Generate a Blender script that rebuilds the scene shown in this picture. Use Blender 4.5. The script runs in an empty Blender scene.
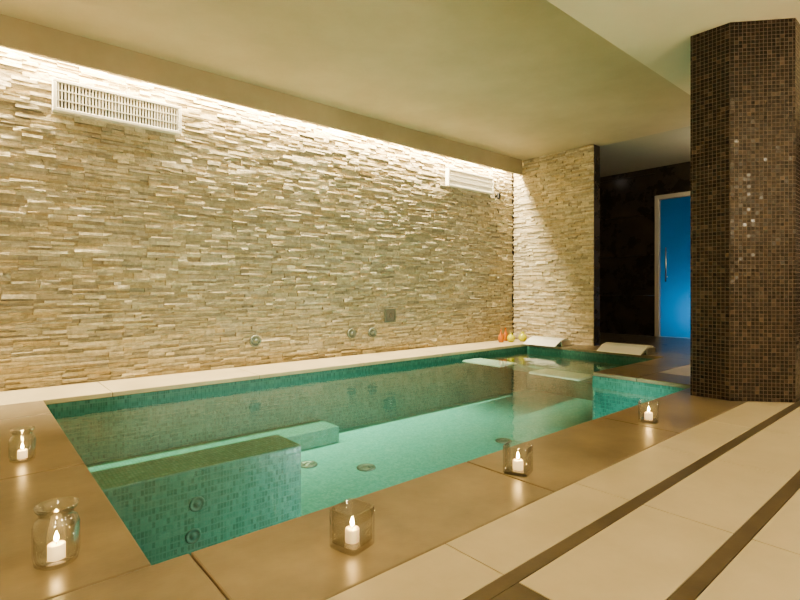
import bpy, bmesh, math, random
from mathutils import Vector, Matrix
random.seed(7)
scene = bpy.context.scene
COL = scene.collection

# ---------------------------------------------------------------- helpers
def link(ob):
    COL.objects.link(ob); return ob

def uv_metres(me):
    uvl = me.uv_layers.new(name="UVMap") if not me.uv_layers else me.uv_layers[0]
    for p in me.polygons:
        n = p.normal
        if abs(n.z) > 0.7:
            for li in p.loop_indices:
                c = me.vertices[me.loops[li].vertex_index].co
                uvl.data[li].uv = (c.x, c.y)
        else:
            t = Vector((-n.y, n.x, 0)).normalized()
            for li in p.loop_indices:
                c = me.vertices[me.loops[li].vertex_index].co
                uvl.data[li].uv = (c.dot(t), c.z)

def mesh_ob(name, verts, faces, mat=None, parent=None, smooth=False, fix=True):
    me = bpy.data.meshes.new(name)
    me.from_pydata(verts, [], faces)
    if fix:
        bm = bmesh.new(); bm.from_mesh(me)
        bmesh.ops.recalc_face_normals(bm, faces=bm.faces)
        bm.to_mesh(me); bm.free()
    me.update()
    uv_metres(me)
    if smooth:
        for p in me.polygons: p.use_smooth = True
    ob = link(bpy.data.objects.new(name, me))
    if mat: me.materials.append(mat)
    if parent: ob.parent = parent
    return ob

BF = [(0,3,2,1),(4,5,6,7),(0,1,5,4),(1,2,6,5),(2,3,7,6),(3,0,4,7)]
def boxv(x0,x1,y0,y1,z0,z1):
    return [(x0,y0,z0),(x1,y0,z0),(x1,y1,z0),(x0,y1,z0),(x0,y0,z1),(x1,y0,z1),(x1,y1,z1),(x0,y1,z1)]
def boxes(name, lst, mat=None, parent=None, bevel=0):
    V=[];F=[]
    for b in lst:
        o=len(V); V+=boxv(*b); F+=[tuple(i+o for i in f) for f in BF]
    ob = mesh_ob(name,V,F,mat,parent,fix=False)
    if bevel:
        m=ob.modifiers.new("bevel","BEVEL"); m.width=bevel; m.segments=2; m.limit_method='ANGLE'
    return ob
def lathe(name, prof, mat, parent=None, segs=32, loc=(0,0,0), sq=None, smooth=True, rot=0.0):
    V=[];F=[]
    for (r,z) in prof:
        for i in range(segs):
            a=2*math.pi*i/segs
            rr=r
            if sq: rr=r/((abs(math.cos(a))**sq+abs(math.sin(a))**sq)**(1/sq))
            V.append((rr*math.cos(a+rot),rr*math.sin(a+rot),z))
    for k in range(len(prof)-1):
        for i in range(segs):
            j=(i+1)%segs
            F.append((k*segs+i,k*segs+j,(k+1)*segs+j,(k+1)*segs+i))
    if prof[0][0]>1e-4: F.append(tuple(range(segs))[::-1])
    if prof[-1][0]>1e-4: F.append(tuple((len(prof)-1)*segs+i for i in range(segs)))
    ob=mesh_ob(name,V,F,mat,parent,smooth=smooth)
    ob.location=loc
    return ob
def empty(name, loc=(0,0,0)):
    e=bpy.data.objects.new(name,None); e.location=loc; e.empty_display_size=.1
    return link(e)

# ---------------------------------------------------------------- materials
def newmat(name):
    m=bpy.data.materials.new(name); m.use_nodes=True
    nt=m.node_tree; nt.nodes.clear()
    out=nt.nodes.new("ShaderNodeOutputMaterial")
    return m,nt,out
def N(nt,t,**kw):
    n=nt.nodes.new(t)
    for k,v in kw.items(): setattr(n,k,v)
    return n
def math_n(nt,op,a,b=None,c=None):
    n=N(nt,"ShaderNodeMath",operation=op)
    for i,v in enumerate((a,b,c)):
        if v is None: continue
        if isinstance(v,(int,float)): n.inputs[i].default_value=v
        else: nt.links.new(v,n.inputs[i])
    return n.outputs[0]
def principled(nt,out,rough=.5,metal=0,spec=.5):
    p=N(nt,"ShaderNodeBsdfPrincipled")
    p.inputs["Roughness"].default_value=rough
    p.inputs["Metallic"].default_value=metal
    p.inputs["Specular IOR Level"].default_value=spec
    nt.links.new(p.outputs[0],out.inputs[0])
    return p
def ramp(nt,fac,stops):
    r=N(nt,"ShaderNodeValToRGB")
    el=r.color_ramp.elements
    el[0].position=stops[0][0]; el[0].color=(*stops[0][1],1)
    el[1].position=stops[-1][0]; el[1].color=(*stops[-1][1],1)
    for s in stops[1:-1]:
        e=el.new(s[0]); e.color=(*s[1],1)
    nt.links.new(fac,r.inputs[0]); return r.outputs[0]

def mat_plain(name,col,rough=.5,metal=0,emit=None,estr=0):
    m,nt,out=newmat(name); p=principled(nt,out,rough,metal)
    p.inputs["Base Color"].default_value=(*col,1)
    if emit:
        p.inputs["Emission Color"].default_value=(*emit,1); p.inputs["Emission Strength"].default_value=estr
    return m
def mat_mottle(name,c1,c2,scale=2.0,rough=.5,bump=.05,fine=60,spec=.4,rvar=.1):
    m,nt,out=newmat(name); p=principled(nt,out,rough,spec=spec)
    g=N(nt,"ShaderNodeNewGeometry")
    n1=N(nt,"ShaderNodeTexNoise"); n1.inputs["Scale"].default_value=scale; n1.inputs["Detail"].default_value=8; n1.inputs["Roughness"].default_value=.65
    nt.links.new(g.outputs["Position"],n1.inputs["Vector"])
    c=ramp(nt,n1.outputs[0],[(.32,c1),(.68,c2)])
    nt.links.new(c,p.inputs["Base Color"])
    n2=N(nt,"ShaderNodeTexNoise"); n2.inputs["Scale"].default_value=fine; n2.inputs["Detail"].default_value=4
    nt.links.new(g.outputs["Position"],n2.inputs["Vector"])
    b=N(nt,"ShaderNodeBump"); b.inputs["Strength"].default_value=bump; b.inputs["Distance"].default_value=.01
    nt.links.new(n2.outputs[0],b.inputs["Height"]); nt.links.new(b.outputs[0],p.inputs["Normal"])
    r=math_n(nt,"MULTIPLY_ADD",n1.outputs[0],rvar*2,rough-rvar)
    nt.links.new(r,p.inputs["Roughness"])
    return m
def mat_mosaic(name,pitch,stops,grout,rough=.2,tilt=.12,gw=.08,py=None):
    m,nt,out=newmat(name); p=principled(nt,out,rough)
    uv=N(nt,"ShaderNodeUVMap")
    sc=N(nt,"ShaderNodeVectorMath",operation="DIVIDE"); nt.links.new(uv.outputs[0],sc.inputs[0]); sc.inputs[1].default_value=(pitch,py or pitch,1)
    fl=N(nt,"ShaderNodeVectorMath",operation="FLOOR"); nt.links.new(sc.outputs[0],fl.inputs[0])
    fr=N(nt,"ShaderNodeVectorMath",operation="FRACTION"); nt.links.new(sc.outputs[0],fr.inputs[0])
    wn=N(nt,"ShaderNodeTexWhiteNoise",noise_dimensions='2D'); nt.links.new(fl.outputs[0],wn.inputs["Vector"])
    sx=N(nt,"ShaderNodeSeparateXYZ"); nt.links.new(fr.outputs[0],sx.inputs[0])
    ax=math_n(nt,"ABSOLUTE",math_n(nt,"SUBTRACT",sx.outputs[0],.5)); ay=math_n(nt,"ABSOLUTE",math_n(nt,"SUBTRACT",sx.outputs[1],.5))
    mx=math_n(nt,"MAXIMUM",ax,ay); g=math_n(nt,"GREATER_THAN",mx,.5-gw)
    c=ramp(nt,wn.outputs["Value"],stops)
    mix=N(nt,"ShaderNodeMix",data_type='RGBA'); nt.links.new(g,mix.inputs[0]); nt.links.new(c,mix.inputs[6]); mix.inputs[7].default_value=(*grout,1)
    nt.links.new(mix.outputs[2],p.inputs["Base Color"])
    nt.links.new(math_n(nt,"MULTIPLY_ADD",g,.5,rough),p.inputs["Roughness"])
    geo=N(nt,"ShaderNodeNewGeometry")
    s=N(nt,"ShaderNodeVectorMath",operation="SUBTRACT"); nt.links.new(wn.outputs["Color"],s.inputs[0]); s.inputs[1].default_value=(.5,.5,.5)
    s2=N(nt,"ShaderNodeVectorMath",operation="SCALE"); nt.links.new(s.outputs[0],s2.inputs[0]); s2.inputs["Scale"].default_value=tilt
    ad=N(nt,"ShaderNodeVectorMath",operation="ADD"); nt.links.new(geo.outputs["Normal"],ad.inputs[0]); nt.links.new(s2.outputs[0],ad.inputs[1])
    nn=N(nt,"ShaderNodeVectorMath",operation="NORMALIZE"); nt.links.new(ad.outputs[0],nn.inputs[0])
    nt.links.new(nn.outputs[0],p.inputs["Normal"])
    return m
def mat_clear(name,f0,power,scale,tint,rough=0.0,bump=None):
    m,nt,out=newmat(name)
    tr=N(nt,"ShaderNodeBsdfTransparent"); tr.inputs[0].default_value=(*tint,1)
    gl=N(nt,"ShaderNodeBsdfGlossy"); gl.inputs["Roughness"].default_value=rough
    lw=N(nt,"ShaderNodeLayerWeight"); lw.inputs[0].default_value=.5
    mix=N(nt,"ShaderNodeMixShader")
    if bump:
        g=N(nt,"ShaderNodeNewGeometry")
        mp=N(nt,"ShaderNodeMapping"); mp.inputs["Scale"].default_value=(1.0,1.6,1); mp.inputs["Rotation"].default_value=(0,0,.7)
        nt.links.new(g.outputs["Position"],mp.inputs[0])
        n1=N(nt,"ShaderNodeTexNoise"); n1.inputs["Scale"].default_value=bump[0]; n1.inputs["Detail"].default_value=2.5; n1.inputs["Distortion"].default_value=.6
        nt.links.new(mp.outputs[0],n1.inputs["Vector"])
        b=N(nt,"ShaderNodeBump"); b.inputs["Strength"].default_value=bump[1]; b.inputs["Distance"].default_value=.02
        nt.links.new(n1.outputs[0],b.inputs["Height"])
        nt.links.new(b.outputs[0],gl.inputs["Normal"]); nt.links.new(b.outputs[0],lw.inputs["Normal"])
    fac=math_n(nt,"MULTIPLY_ADD",math_n(nt,"POWER",lw.outputs["Facing"],power),scale,f0)
    nt.links.new(fac,mix.inputs[0]); nt.links.new(tr.outputs[0],mix.inputs[1]); nt.links.new(gl.outputs[0],mix.inputs[2])
    nt.links.new(mix.outputs[0],out.inputs[0])
    return m

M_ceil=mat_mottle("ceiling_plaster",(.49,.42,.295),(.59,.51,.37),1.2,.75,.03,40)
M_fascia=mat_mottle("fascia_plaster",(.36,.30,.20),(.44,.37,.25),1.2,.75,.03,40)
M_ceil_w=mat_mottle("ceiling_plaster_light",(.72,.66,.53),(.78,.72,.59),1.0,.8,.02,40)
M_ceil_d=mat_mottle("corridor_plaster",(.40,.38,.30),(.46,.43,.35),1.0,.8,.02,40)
M_wall=mat_mottle("wall_plaster",(.60,.50,.36),(.68,.58,.42),1.0,.8,.03,40)
M_dark=mat_mottle("dark_wall_stone",(.018,.014,.011),(.055,.042,.032),3.0,.28,.03,30)
M_cope=mat_mottle("coping_stone",(.15,.12,.078),(.28,.225,.145),2.2,.34,.04,70,.45,.10)
M_ledge=mat_mottle("ledge_stone",(.44,.37,.235),(.56,.48,.32),3.0,.4,.03,70)
M_tile=mat_mottle("floor_tile_cream",(.44,.385,.27),(.53,.465,.335),2.4,.42,.02,80,.4,.06)
M_strip=mat_mottle("dark_inlay",(.08,.064,.042),(.13,.105,.07),6,.4,.03,60)
M_sub=mat_plain("grout",(.10,.08,.055),.8)
M_cor=mat_mottle("corridor_floor_tile",(.09,.075,.05),(.14,.11,.075),3,.3,.02,60)
M_col=mat_mosaic("column_mosaic",.029,[(0,(.007,.0045,.0035)),(.6,(.017,.0105,.008)),(.92,(.030,.020,.015)),(1,(.07,.05,.036))],(.07,.053,.040),.22,.18,.07)
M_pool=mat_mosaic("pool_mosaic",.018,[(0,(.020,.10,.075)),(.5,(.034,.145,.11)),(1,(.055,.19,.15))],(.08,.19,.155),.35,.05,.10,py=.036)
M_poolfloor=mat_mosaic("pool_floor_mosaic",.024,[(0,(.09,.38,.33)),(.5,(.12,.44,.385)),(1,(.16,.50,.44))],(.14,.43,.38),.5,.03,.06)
M_water=mat_clear("water",.02,5,.97,(.76,.97,.94),0.0,bump=(6.0,.14))
M_glass=mat_clear("clear_glass",.06,2.2,.9,(.965,.975,.96),0.02)
M_steel=mat_plain("brushed_steel",(.72,.70,.66),.28,1)
M_white=mat_plain("white_painted_metal",(.80,.76,.66),.45)
M_slot=mat_plain("grille_shadow",(.10,.085,.06),.8)
M_black=mat_plain("black_plastic",(.02,.02,.02),.4)
M_wax=mat_plain("candle_wax",(.85,.78,.62),.5,0,(1,.66,.30),1.5)
M_flame=mat_plain("flame",(1,.7,.3),.5,0,(1,.62,.22),220)
M_led=mat_plain("led_strip",(1,.9,.7),.5,0,(1,.82,.52),12)
M_globe=mat_plain("fill_globe",(1,.9,.7),.5,0,(1,.86,.60),140)  # glow of the added fill globes
M_poollamp=mat_plain("pool_lamp_lens",(.8,.9,.85),.3,0,(.85,1,.9),6)
M_slab=mat_plain("pale_slab",(.80,.82,.72),.4)

# ledger stone
def mat_ledger():
    m,nt,out=newmat("ledger_stone"); p=principled(nt,out,.75,spec=.3)
    at=N(nt,"ShaderNodeAttribute"); at.attribute_name="stone"
    g=N(nt,"ShaderNodeNewGeometry")
    n=N(nt,"ShaderNodeTexNoise"); n.inputs["Scale"].default_value=22; n.inputs["Detail"].default_value=6; n.inputs["Roughness"].default_value=.7
    nt.links.new(g.outputs["Position"],n.inputs["Vector"])
    v=ramp(nt,n.outputs[0],[(.3,(.64,.63,.59)),(.7,(1.12,1.12,1.12))])
    mx=N(nt,"ShaderNodeMix",data_type='RGBA',blend_type='MULTIPLY'); mx.inputs[0].default_value=1
    nt.links.new(at.outputs["Color"],mx.inputs[6]); nt.links.new(v,mx.inputs[7])
    nt.links.new(mx.outputs[2],p.inputs["Base Color"])
    b=N(nt,"ShaderNodeBump"); b.inputs["Strength"].default_value=.8; b.inputs["Distance"].default_value=.016
    nt.links.new(n.outputs[0],b.inputs["Height"]); nt.links.new(b.outputs[0],p.inputs["Normal"])
    return m
M_stone=mat_ledger()

def ledger(name, L, z0, z1, xf, seed):
    """stacked ledger stone cladding; xf maps (s,depth_out,z)->world"""
    rnd=random.Random(seed)
    V=[];F=[];C=[]
    pal=[(.57,.495,.345),(.65,.57,.41),(.51,.445,.315),(.61,.55,.43),(.45,.40,.30),(.69,.62,.465),(.55,.455,.295)]
    def stone(s0,s1,a,b):
        pr=rnd.choice([.010,.016,.022,.029,.037])+rnd.uniform(-.003,.003)
        o=len(V); j=lambda:rnd.uniform(-.004,.004)
        g=.0007
        d=[pr+j() for _ in range(4)]
        pts=[(s0+g,0,a+g),(s1-g,0,a+g),(s1-g,0,b-g),(s0+g,0,b-g),
             (s0+g,d[0],a+g),(s1-g,d[1],a+g),(s1-g,d[2],b-g),(s0+g,d[3],b-g)]
        V.extend(xf(*q) for q in pts)
        for f in [(4,5,6,7),(0,1,5,4),(1,2,6,5),(2,3,7,6),(3,0,4,7)]:
            F.append(tuple(i+o for i in f))
        c=rnd.choice(pal); k=rnd.uniform(.82,1.10); C.append(tuple(x*k for x in c))
    z=z0
    while z<z1-1e-4:
        h=min(rnd.uniform(.10,.14),z1-z)
        if z1-z-h<.04: h=z1-z
        s=-rnd.uniform(0,.3)
        while s<L:
            w=rnd.uniform(.32,.62); e=s+w
            a0=max(s,0); a1=min(e,L)
            if a1-a0>.01:
                rows=rnd.choice([4,5,5,6]); ws=[rnd.uniform(.5,1.5) for _ in range(rows)]; t=sum(ws); zz=z
                for r in ws:
                    hh=h*r/t; q=a0
                    while q<a1-1e-4:
                        l=rnd.uniform(.06,.28); qe=q+l
                        if a1-qe<.05: qe=a1
                        qe=min(qe,a1)
                        stone(q,qe,zz,zz+hh); q=qe
                    zz+=hh
            s=e
        z+=h
    me=bpy.data.meshes.new(name); me.from_pydata(V,[],F); me.update()
    bm=bmesh.new(); bm.from_mesh(me); bmesh.ops.recalc_face_normals(bm,faces=bm.faces); bm.to_mesh(me); bm.free()
    at=me.attributes.new("stone","FLOAT_COLOR","CORNER")
    for i,p in enumerate(me.polygons):
        c=C[i//5]
        for li in p.loop_indices: at.data[li].color=(*c,1)
    me.materials.append(M_stone)
    return link(bpy.data.objects.new(name,me))

# ---------------------------------------------------------------- room shell
H=3.07; HL=2.90
XL,XE,XD=-1.8,7.2,9.56
YB,YW=-3.0,5.38
boxes("wall_back_structure",[(XL,XD,YW+.02,YW+.2,-.02,3.3)],M_wall)
ob=ledger("wall_stone_long",XE-XL-.0,.0,H,lambda s,d,z:(XL+s,YW+.02-d,z),3)
boxes("wall_end",[(XE+.02,XE+.20,3.88,YW+.02,0,H)],M_dark)
ledger("wall_stone_end",YW-.03-3.88,.0,H,lambda s,d,z:(XE+.02-d,3.88+s,z),11)
boxes("wall_left",[(XL-.2,XL,YB,YW+.02,-.02,3.3)],M_wall)
boxes("wall_front",[(XL-.2,XD+.2,YB-.2,YB,-.02,3.3)],M_wall)
DY0,DY1,DZ=2.90,3.95,2.58
sl=[]
def slabs(y0,y1,z0,z1):
    z=z0
    while z<z1-.01:
        ze=min(z+.75,z1); y=y0
        while y<y1-.01:
            ye=min(y+1.1,y1); sl.append((XD,XD+.2,y+.002,ye-.002,z+.002,ze-.002)); y=ye
        z=ze
slabs(DY1,YW+.02,0,3.3); slabs(YB,DY0,0,3.3); slabs(DY0,DY1,DZ,3.3)
boxes("wall_dark_far",sl,M_dark)
boxes("wall_corridor_side",[(XE+.20,XD,YW-.0,YW+.02,0,3.2)],M_dark)
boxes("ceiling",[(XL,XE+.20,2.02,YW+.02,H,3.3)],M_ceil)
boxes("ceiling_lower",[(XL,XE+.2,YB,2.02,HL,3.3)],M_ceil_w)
boxes("ceiling_corridor",[(XE+.2,XD,YB,YW+.02,H+.03,3.3)],M_ceil_d)
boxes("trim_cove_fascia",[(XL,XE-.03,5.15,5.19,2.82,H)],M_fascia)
boxes("trim_cove_led_strip",[(XL+.1,XE-.08,5.24,5.27,H-.02,H-.002)],M_led)

# ---------------------------------------------------------------- floor
PX0,PX1,PX2=.43,4.90,6.70
PY0,PYN,PY1=1.68,2.65,4.73
CO=1.18
T=.04
boxes("floor",[(XL,XD,YB,PY0-.03,-.12,-T-.001),(XL,PX0-.03,PY0-.03,YW+.02,-.12,-T-.001),(PX0-.03,PX2+.03,PY1+.03,YW+.02,-.12,-T-.001),
      (PX2+.03,XD,PY0-.03,YW+.02,-.12,-T-.001),(PX1+.03,PX2+.03,PY0-.03,PYN-.03,-.12,-T-.001)],M_sub)
g=.002
def strip(x0,x1,y0,y1,js,axis):
    r=[];e=[x0 if axis=='x' else y0]+js+[x1 if axis=='x' else y1]
    for a,b in zip(e[:-1],e[1:]):
        r.append((a+g,b-g,y0+g,y1-g,-T,0) if axis=='x' else (x0+g,x1-g,a+g,b-g,-T,0))
    return r
cop=strip(-.12,5.40,CO,PY0,[.54,1.87,3.20,4.53],'x')
cop+=strip(-.12,PX0,PY0,PY1,[2.87,4.20],'y')
cop+=strip(PX1,5.40,PY0,2.20,[],'y')
cop+=strip(PX1,PX2,2.20,PYN,[5.8],'x')
cop+=strip(PX2,XE-.01,2.20,PY1,[3.4],'y')
boxes("pool_coping",cop,M_cope,bevel=.006)
boxes("pool_ledge",strip(XL,XE-.02,PY1,YW-.02,[-.4,.9,2.2,3.5,4.8,6.1],'x'),M_ledge,bevel=.005)
tiles=[];inl=[];dk=[]
P=.815;xs=[1.21+P*i for i in range(-4,11)]
rows=[(.935,CO),(.57,.885),(.20,.52),(-.35,.20),(-.9,-.35),(-1.6,-.9),(-2.3,-1.6),(YB,-2.3)]
for ri,(a,b) in enumerate(rows):
    for i in range(len(xs)-1):
        x0,x1=max(xs[i],XL),min(xs[i+1],XD)
        if x1-x0<.02: continue
        t=(x0+g,x1-g,a+g,b-g,-T,0)
        if ri==1 and x1<=1.22 and x0>.0: dk.append(t)
        else: tiles.append(t)
for a,b in [(.885,.935),(.52,.57)]:
    inl.append((XL,xs[-1] if xs[-1]<XD else XD,a+.001,b-.001,-T,0))
for i in range(6):
    x0=5.40+.6*i
    for j,(a,b) in enumerate([(CO,1.70),(1.70,2.20)]):
        if x0<XE-.05: tiles.append((x0+g,min(x0+.6,XE)-g,a+g,b-g,-T,0))
y=CO
while y<PY1-.05:
    ye=min(y+.8,PY1)
    tiles.append((XL,-.9,y+g,ye-g,-T,0)); tiles.append((-.9+g,-.12-g,y+g,ye-g,-T,0)); y=ye
boxes("floor_tiles",tiles,M_tile,bevel=.0015)
boxes("floor_inlay_strip",inl+dk,M_strip)
ct=[]
x=XE
while x<XD-.01:
    xe=min(x+.8,XD); yy=CO
    while yy<YW-.01:
        ye=min(yy+.8,YW); ct.append((x+g,xe-g,yy+g,ye-g,-T,-.001)); yy=ye
    x=xe
boxes("floor_corridor_tiles",ct,M_cor)

# ---------------------------------------------------------------- pool
out=[(PX0,PY0),(PX1,PY0),(PX1,PYN),(PX2,PYN),(PX2,PY1),(PX0,PY1)]
ZF=-.72
pool=empty("swimming_pool",(0,0,0))
V=[];F=[];n=len(out)
for (x,y) in out: V.append((x,y,-T))
for (x,y) in out: V.append((x,y,ZF))
for i in range(n):
    j=(i+1)%n; F.append((i,i+n,j+n,j))
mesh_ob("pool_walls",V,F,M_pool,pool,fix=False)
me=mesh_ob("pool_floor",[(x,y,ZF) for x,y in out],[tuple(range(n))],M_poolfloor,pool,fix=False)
boxes("partition_bench",[(PX0+.001,1.60,2.83,3.15,ZF,-.135)],M_pool,pool,bevel=.006)
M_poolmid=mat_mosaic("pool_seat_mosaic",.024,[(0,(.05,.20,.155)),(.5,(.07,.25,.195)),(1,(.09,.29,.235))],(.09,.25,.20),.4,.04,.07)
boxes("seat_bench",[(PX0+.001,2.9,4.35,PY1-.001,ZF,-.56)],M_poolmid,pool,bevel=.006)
# submerged lounger beds carried by the end wall: pale head rest, body sloping down towards the wall
def lounger(x0,y0,y1):
    xh=x0+.36; xe=PX2-.002
    def ext(nm,prof,mat):
        V=[(x,y0,z) for x,z in prof]+[(x,y1,z) for x,z in prof]; n=len(prof)
        F=[(i,(i+1)%n,(i+1)%n+n,i+n) for i in range(n)]+[tuple(range(n)),tuple(range(n,2*n))]
        mesh_ob(nm,V,F,mat,pool)
    ext("lounger_head_rest",[(x0,-.120),(x0+.03,-.110),(xh,-.112),(xh,-.135),(x0,-.135)],M_slab)
    ext("lounger_bed",[(xh,-.118),(xh+.3,-.20),(xh+.7,-.30),(xe,-.34),(xe,-.40),(xh+.7,-.35),(xh+.3,-.25),(xh,-.155),(x0+.06,-.136)],M_poolmid)
lounger(5.00,2.86,3.50)
lounger(5.12,4.02,4.66)
w=mesh_ob("pool_water",[(x,y,-.10) for x,y in out],[tuple(range(n))],M_water,None,fix=False)

def disc(name,loc,r,axis,mat=M_steel,parent=None,th=.015,hub=True):
    """round inlet: rim ring, recessed dish and centre nozzle"""
    ob=lathe(name,[(r*.98,0),(r,th*.4),(r*.94,th),(r*.74,th),(r*.68,th*.45),(r*.34,th*.45),(r*.30,th*1.15),(0.00001,th*1.25)],mat,parent,28,loc)
    if axis=='-y': ob.rotation_euler=(math.pi/2,0,0)
    if axis=='y': ob.rotation_euler=(-math.pi/2,0,0)
    return ob
M_dsteel=mat_plain("dull_steel",(.22,.25,.21),.4,.8)
M_jet=mat_plain("jet_fitting",(.04,.12,.095),.6,0)
for i,(x,y) in enumerate([(1.9,3.75),(2.65,3.55),(4.2,3.25),(2.3,3.95)]):
    disc("floor_drain",(x,y,ZF),.085,'z',M_dsteel,pool)
for (x,z) in [(.95,-.33),(.93,-.50)]:
    disc("massage_jet",(x,2.83,z),.042,'-y',M_jet,pool,.008)
for x in (2.2,3.3,4.4):
    lamp=disc("underwater_lamp",(x,PY0,-.42),.10,'y',M_poollamp,pool)
    L=bpy.data.lights.new("underwater_light","AREA"); L.shape='DISK'; L.size=.18; L.energy=19; L.color=(.84,1,.92)
    o=link(bpy.data.objects.new("underwater_light",L)); o.location=(x,PY0+.04,-.42); o.rotation_euler=(math.radians(80),0,0); o.parent=pool

# ---------------------------------------------------------------- column
cv=[(4.42,1.27),(4.42,1.55),(4.78,1.66),(5.06,1.66),(5.38,1.50),(5.38,1.24),(5.06,.93),(4.72,.93)]
n=8
V=[(x,y,.001) for x,y in cv]+[(x,y,HL) for x,y in cv]
F=[(i,(i+1)%n,(i+1)%n+n,i+n) for i in range(n)]+[tuple(range(n)),tuple(range(n,2*n))]
mesh_ob("mosaic_column",V,F,M_col)

# ---------------------------------------------------------------- vents
def vent(x0,x1,z0,z1):
    e=empty("wall_air_vent",((x0+x1)/2,YW-.03,(z0+z1)/2))
    def bx(nm,l,m,b=0):
        o=boxes(nm,[(a-e.location.x,c-e.location.x,d-e.location.y,f-e.location.y,h-e.location.z,k-e.location.z) for a,c,d,f,h,k in l],m,e,b)
    yf,yb=YW-.075,YW+.0
    fw=.028
    bx("frame",[(x0,x1,yf,yb,z1-fw,z1),(x0,x1,yf,yb,z0,z0+fw),(x0,x0+fw,yf,yb,z0+fw,z1-fw),(x1-fw,x1,yf,yb,z0+fw,z1-fw)],M_white,.004)
    bx("back_plate",[(x0+fw,x1-fw,YW-.035,yb,z0+fw,z1-fw)],M_slot)
    n=int((x1-x0-2*fw)/.026); s=(x1-x0-2*fw)/n
    bx("slats",[(x0+fw+s*i+.006,x0+fw+s*i+.006+.013,yf+.006,yf+.030,z0+fw,z1-fw) for i in range(n)],M_white)
    bx("cross_bar",[(x0+fw,x1-fw,yf+.004,yf+.012,z0+(z1-z0)*k-.004,z0+(z1-z0)*k+.004) for k in (.35,.65)],M_white)
vent(.55,1.63,2.43,2.71)
vent(5.52,6.60,2.44,2.71)
for (x,z) in [(2.44,.275),(3.76,.285),(4.10,.28)]:
    disc("wall_jet",(x,YW-.015,z),.068,'-y',M_dsteel,None,.03)
e=empty("wall_service_box",(4.40,YW-.02,.50))
boxes("frame",[(-.09,.09,-.035,.0,.075,.09),(-.09,.09,-.035,0,-.09,-.075),(-.09,-.075,-.035,0,-.075,.075),(.075,.09,-.035,0,-.075,.075)],M_dsteel,e,.003)
boxes("panel",[(-.075,.075,-.022,0,-.075,.075)],mat_plain("grey_panel",(.22,.20,.16),.5),e)
boxes("latch",[(-.012,.012,-.032,-.022,-.03,.03)],M_steel,e)
e=empty("wall_sensor",(6.72,YW-.06,2.42))
boxes("body",[(-.03,.03,-.04,.0,-.05,.05)],M_black,e,.01)
boxes("bracket",[(-.012,.012,0,.05,-.015,.015)],M_black,e)

# ---------------------------------------------------------------- waterfall spouts
M_steelw=mat_plain("satin_steel",(.85,.85,.80),.42,.4)
def spout(yc,w=.30):
    e=empty("waterfall_spout",(6.74,yc,0.003))
    prof=[(.26,0),(.26,.05),(.20,.10),(.10,.112),(-.02,.088),(-.17,.014),(-.175,.004),(-.02,.066),(.10,.09),(.19,.08),(.22,.03),(.22,0)]
    V=[(x,-w,z) for x,z in prof]+[(x,w,z) for x,z in prof]; n=len(prof)
    F=[(i,(i+1)%n,(i+1)%n+n,i+n) for i in range(n)]+[tuple(range(n)),tuple(range(n,2*n))]
    mesh_ob("blade",V,F,M_steelw,e)
    boxes("base_plate",[(.16,.30,-w-.02,w+.02,0,.012)],M_steel,e,.003)
    boxes("side_cheek",[(-.02,.24,-w-.012,-w,.0,.08),(-.02,.24,w,w+.012,.0,.08)],M_steel,e,.004)
spout(3.19); spout(4.42,.28)

# ---------------------------------------------------------------- glass door in the corridor
d=empty("door_1",(XD,(DY0+DY1)/2,0))
hw=(DY1-DY0)/2
M_frame=mat_plain("door_frame_metal",(.55,.52,.46),.35,.3)
boxes("frame",[(-.03,.12,hw-.08,hw-.003,0,DZ-.003),(-.03,.12,-hw+.003,-hw+.08,0,DZ-.003),(-.03,.12,-hw+.08,hw-.08,DZ-.085,DZ-.003)],M_frame,d,.004)
m,nt,out_=newmat("frosted_blue_glass")
tl=N(nt,"ShaderNodeBsdfTranslucent"); tl.inputs[0].default_value=(.42,.72,.82,1)
gl=N(nt,"ShaderNodeBsdfGlossy"); gl.inputs["Roughness"].default_value=.08
mx=N(nt,"ShaderNodeMixShader"); mx.inputs[0].default_value=.08
nt.links.new(tl.outputs[0],mx.inputs[1]); nt.links.new(gl.outputs[0],mx.inputs[2]); nt.links.new(mx.outputs[0],out_.inputs[0])
boxes("glass_leaf",[(.03,.042,-hw+.08,hw-.08,.01,DZ-.085)],m,d)
hd=lathe("handle",[(.014,0),(.014,.62)],M_steel,d,16,(-.03,hw-.20,1.0))
boxes("handle_mounts",[(-.03,.03,hw-.207,hw-.193,1.08,1.10),(-.03,.03,hw-.207,hw-.193,1.52,1.54)],M_steel,d)
boxes("steam_room_walls",[(XD+.2,XD+1.6,DY0-.3,DY0-.2,0,2.8),(XD+.2,XD+1.6,DY1+.2,DY1+.3,0,2.8),(XD+1.6,XD+1.7,DY0-.3,DY1+.3,0,2.8),(XD+.2,XD+1.6,DY0-.3,DY1+.3,2.8,2.9),(XD,XD+1.7,DY0-.3,DY1+.3,-.1,0)],mat_plain("steam_room_tile",(.6,.7,.75),.5))
def area(name,loc,rot,sx,sy,e,col):
    L=bpy.data.lights.new(name,"AREA"); L.shape='RECTANGLE'; L.size=sx; L.size_y=sy; L.energy=e; L.color=col
    o=link(bpy.data.objects.new(name,L)); o.location=loc; o.rotation_euler=rot; return o
def point(name,loc,e,col,r=.05):
    L=bpy.data.lights.new(name,"POINT"); L.energy=e; L.color=col; L.shadow_soft_size=r
    o=link(bpy.data.objects.new(name,L)); o.location=loc; return o
point("steam_room_light",(XD+.6,3.3,.5),9,(.26,.58,1.0),.1)

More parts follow.
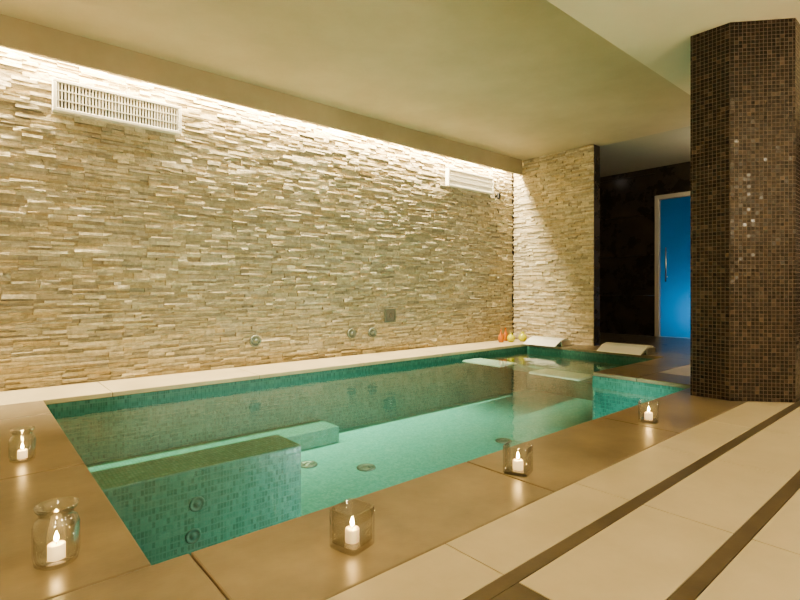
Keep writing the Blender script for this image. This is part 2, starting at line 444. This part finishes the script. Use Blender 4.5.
# ---------------------------------------------------------------- candles
def candle(parent,zb,r,h):
    lathe("candle",[(r,zb),(r,zb+h*.93),(r*.93,zb+h),(r*.4,zb+h*.95),(0.00001,zb+h*.94)],M_wax,parent,24)
    lathe("wick",[(.0015,zb+h*.94),(.0012,zb+h+.008)],M_black,parent,8)
    z=zb+h+.006
    lathe("flame",[(.00001,z),(.005,z+.005),(.0068,z+.011),(.005,z+.02),(.002,z+.029),(.00001,z+.034)],M_flame,parent,14)
def square_holder(x,y,rot):
    e=empty("glass_candle_holder",(x,y,0)); e.rotation_euler=(0,0,rot)
    R=.058;t=.006;h=.128
    lathe("glass",[(R*.96,0),(R,.004),(R,h-.002),(R-t/2,h),(R-t,h-.002),(R-t,.016),(R*.8,.014),(.00001,.014)],M_glass,e,64,(0,0,0),sq=7)
    candle(e,.0145,.024,.042)
def jar(x,y,s):
    e=empty("glass_candle_jar",(x,y,0)); e.scale=(s,s,s)
    prof=[(.050,0),(.058,.006),(.063,.03),(.063,.118),(.056,.138),(.046,.147),(.047,.158),(.056,.170),(.059,.180),(.056,.181),(.050,.170),(.043,.158),(.043,.146),(.052,.135),(.059,.117),(.059,.03),(.052,.012),(.00001,.012)]
    lathe("glass",prof,M_glass,e,48)
    candle(e,.0125,.024,.045)
square_holder(.967,1.373,.25); square_holder(1.943,1.42,.3); square_holder(3.34,1.42,.35)
jar(.205,1.89,1.0); jar(.198,3.13,.88)

# ---------------------------------------------------------------- vases in the corner
M_yg=mat_plain("yellow_green_glaze",(.50,.50,.06),.2); M_rd=mat_plain("amber_glaze",(.40,.13,.03),.25)
lathe("amber_bottle_vase",[(.03,0),(.045,.02),(.05,.07),(.035,.12),(.015,.15),(.014,.20),(.02,.21),(.0001,.205)],M_rd,None,24,(6.55,5.12,0))
lathe("green_round_vase",[(.035,0),(.06,.03),(.068,.065),(.055,.10),(.025,.12),(.022,.14),(.03,.15),(.0001,.145)],M_yg,None,24,(6.72,5.05,0))
lathe("green_round_vase.001",[(.035,0),(.06,.03),(.072,.07),(.055,.11),(.025,.13),(.022,.15),(.03,.16),(.0001,.155)],M_yg,None,24,(6.94,4.98,0))
lathe("amber_bottle_vase.001",[(.03,0),(.04,.02),(.042,.09),(.03,.13),(.014,.16),(.013,.21),(.018,.22),(.0001,.215)],M_rd,None,24,(6.80,5.22,0))

# ---------------------------------------------------------------- lights
area("cove_light",(2.65,5.275,H-.03),(math.radians(-4),0,0),8.7,.08,740,(1,.86,.585))
def globe(x,y,z,r=.16):  # added room fill behind the camera, shaped as globes on cords
    e=empty("added_fill_globe",(x,y,z))
    prof=[(.00001 if k in(0,16) else r*math.sin(math.pi*k/16),-r*math.cos(math.pi*k/16)) for k in range(17)]
    lathe("globe",prof,M_globe,e,32)
    lathe("cord",[(.006,r),(.006,HL-z-.02)],M_black,e,10)
    lathe("canopy",[(.05,HL-z-.03),(.06,HL-z)],M_white,e,24)
globe(-.6,-1.4,2.1); globe(2.2,-1.9,2.1); globe(5.2,-1.7,2.1)
lathe("corridor_downlight",[(.05,H-.0),(.06,H+.02),(.06,H+.03)],mat_plain("downlight",(1,1,1),.5,0,(1,.9,.8),8),None,20,(8.9,4.9,0))
point("corridor_light",(8.2,2.0,2.6),32,(1,.87,.65),.1)

# ---------------------------------------------------------------- world, camera
w=bpy.data.worlds.new("World"); scene.world=w; w.use_nodes=True
w.node_tree.nodes["Background"].inputs[0].default_value=(.9,.75,.5,1); w.node_tree.nodes["Background"].inputs[1].default_value=.05
cam=bpy.data.cameras.new("Camera"); co=link(bpy.data.objects.new("Camera",cam))
cam.sensor_width=36; cam.lens=22.57; cam.shift_y=-.0125; cam.clip_start=.02
co.location=(0,0,.85); co.rotation_euler=(math.radians(90),0,-math.radians(40.6))
scene.camera=co
scene.view_settings.view_transform='AgX'
try: scene.view_settings.look='AgX - Medium High Contrast'
except Exception: pass
scene.view_settings.exposure=0
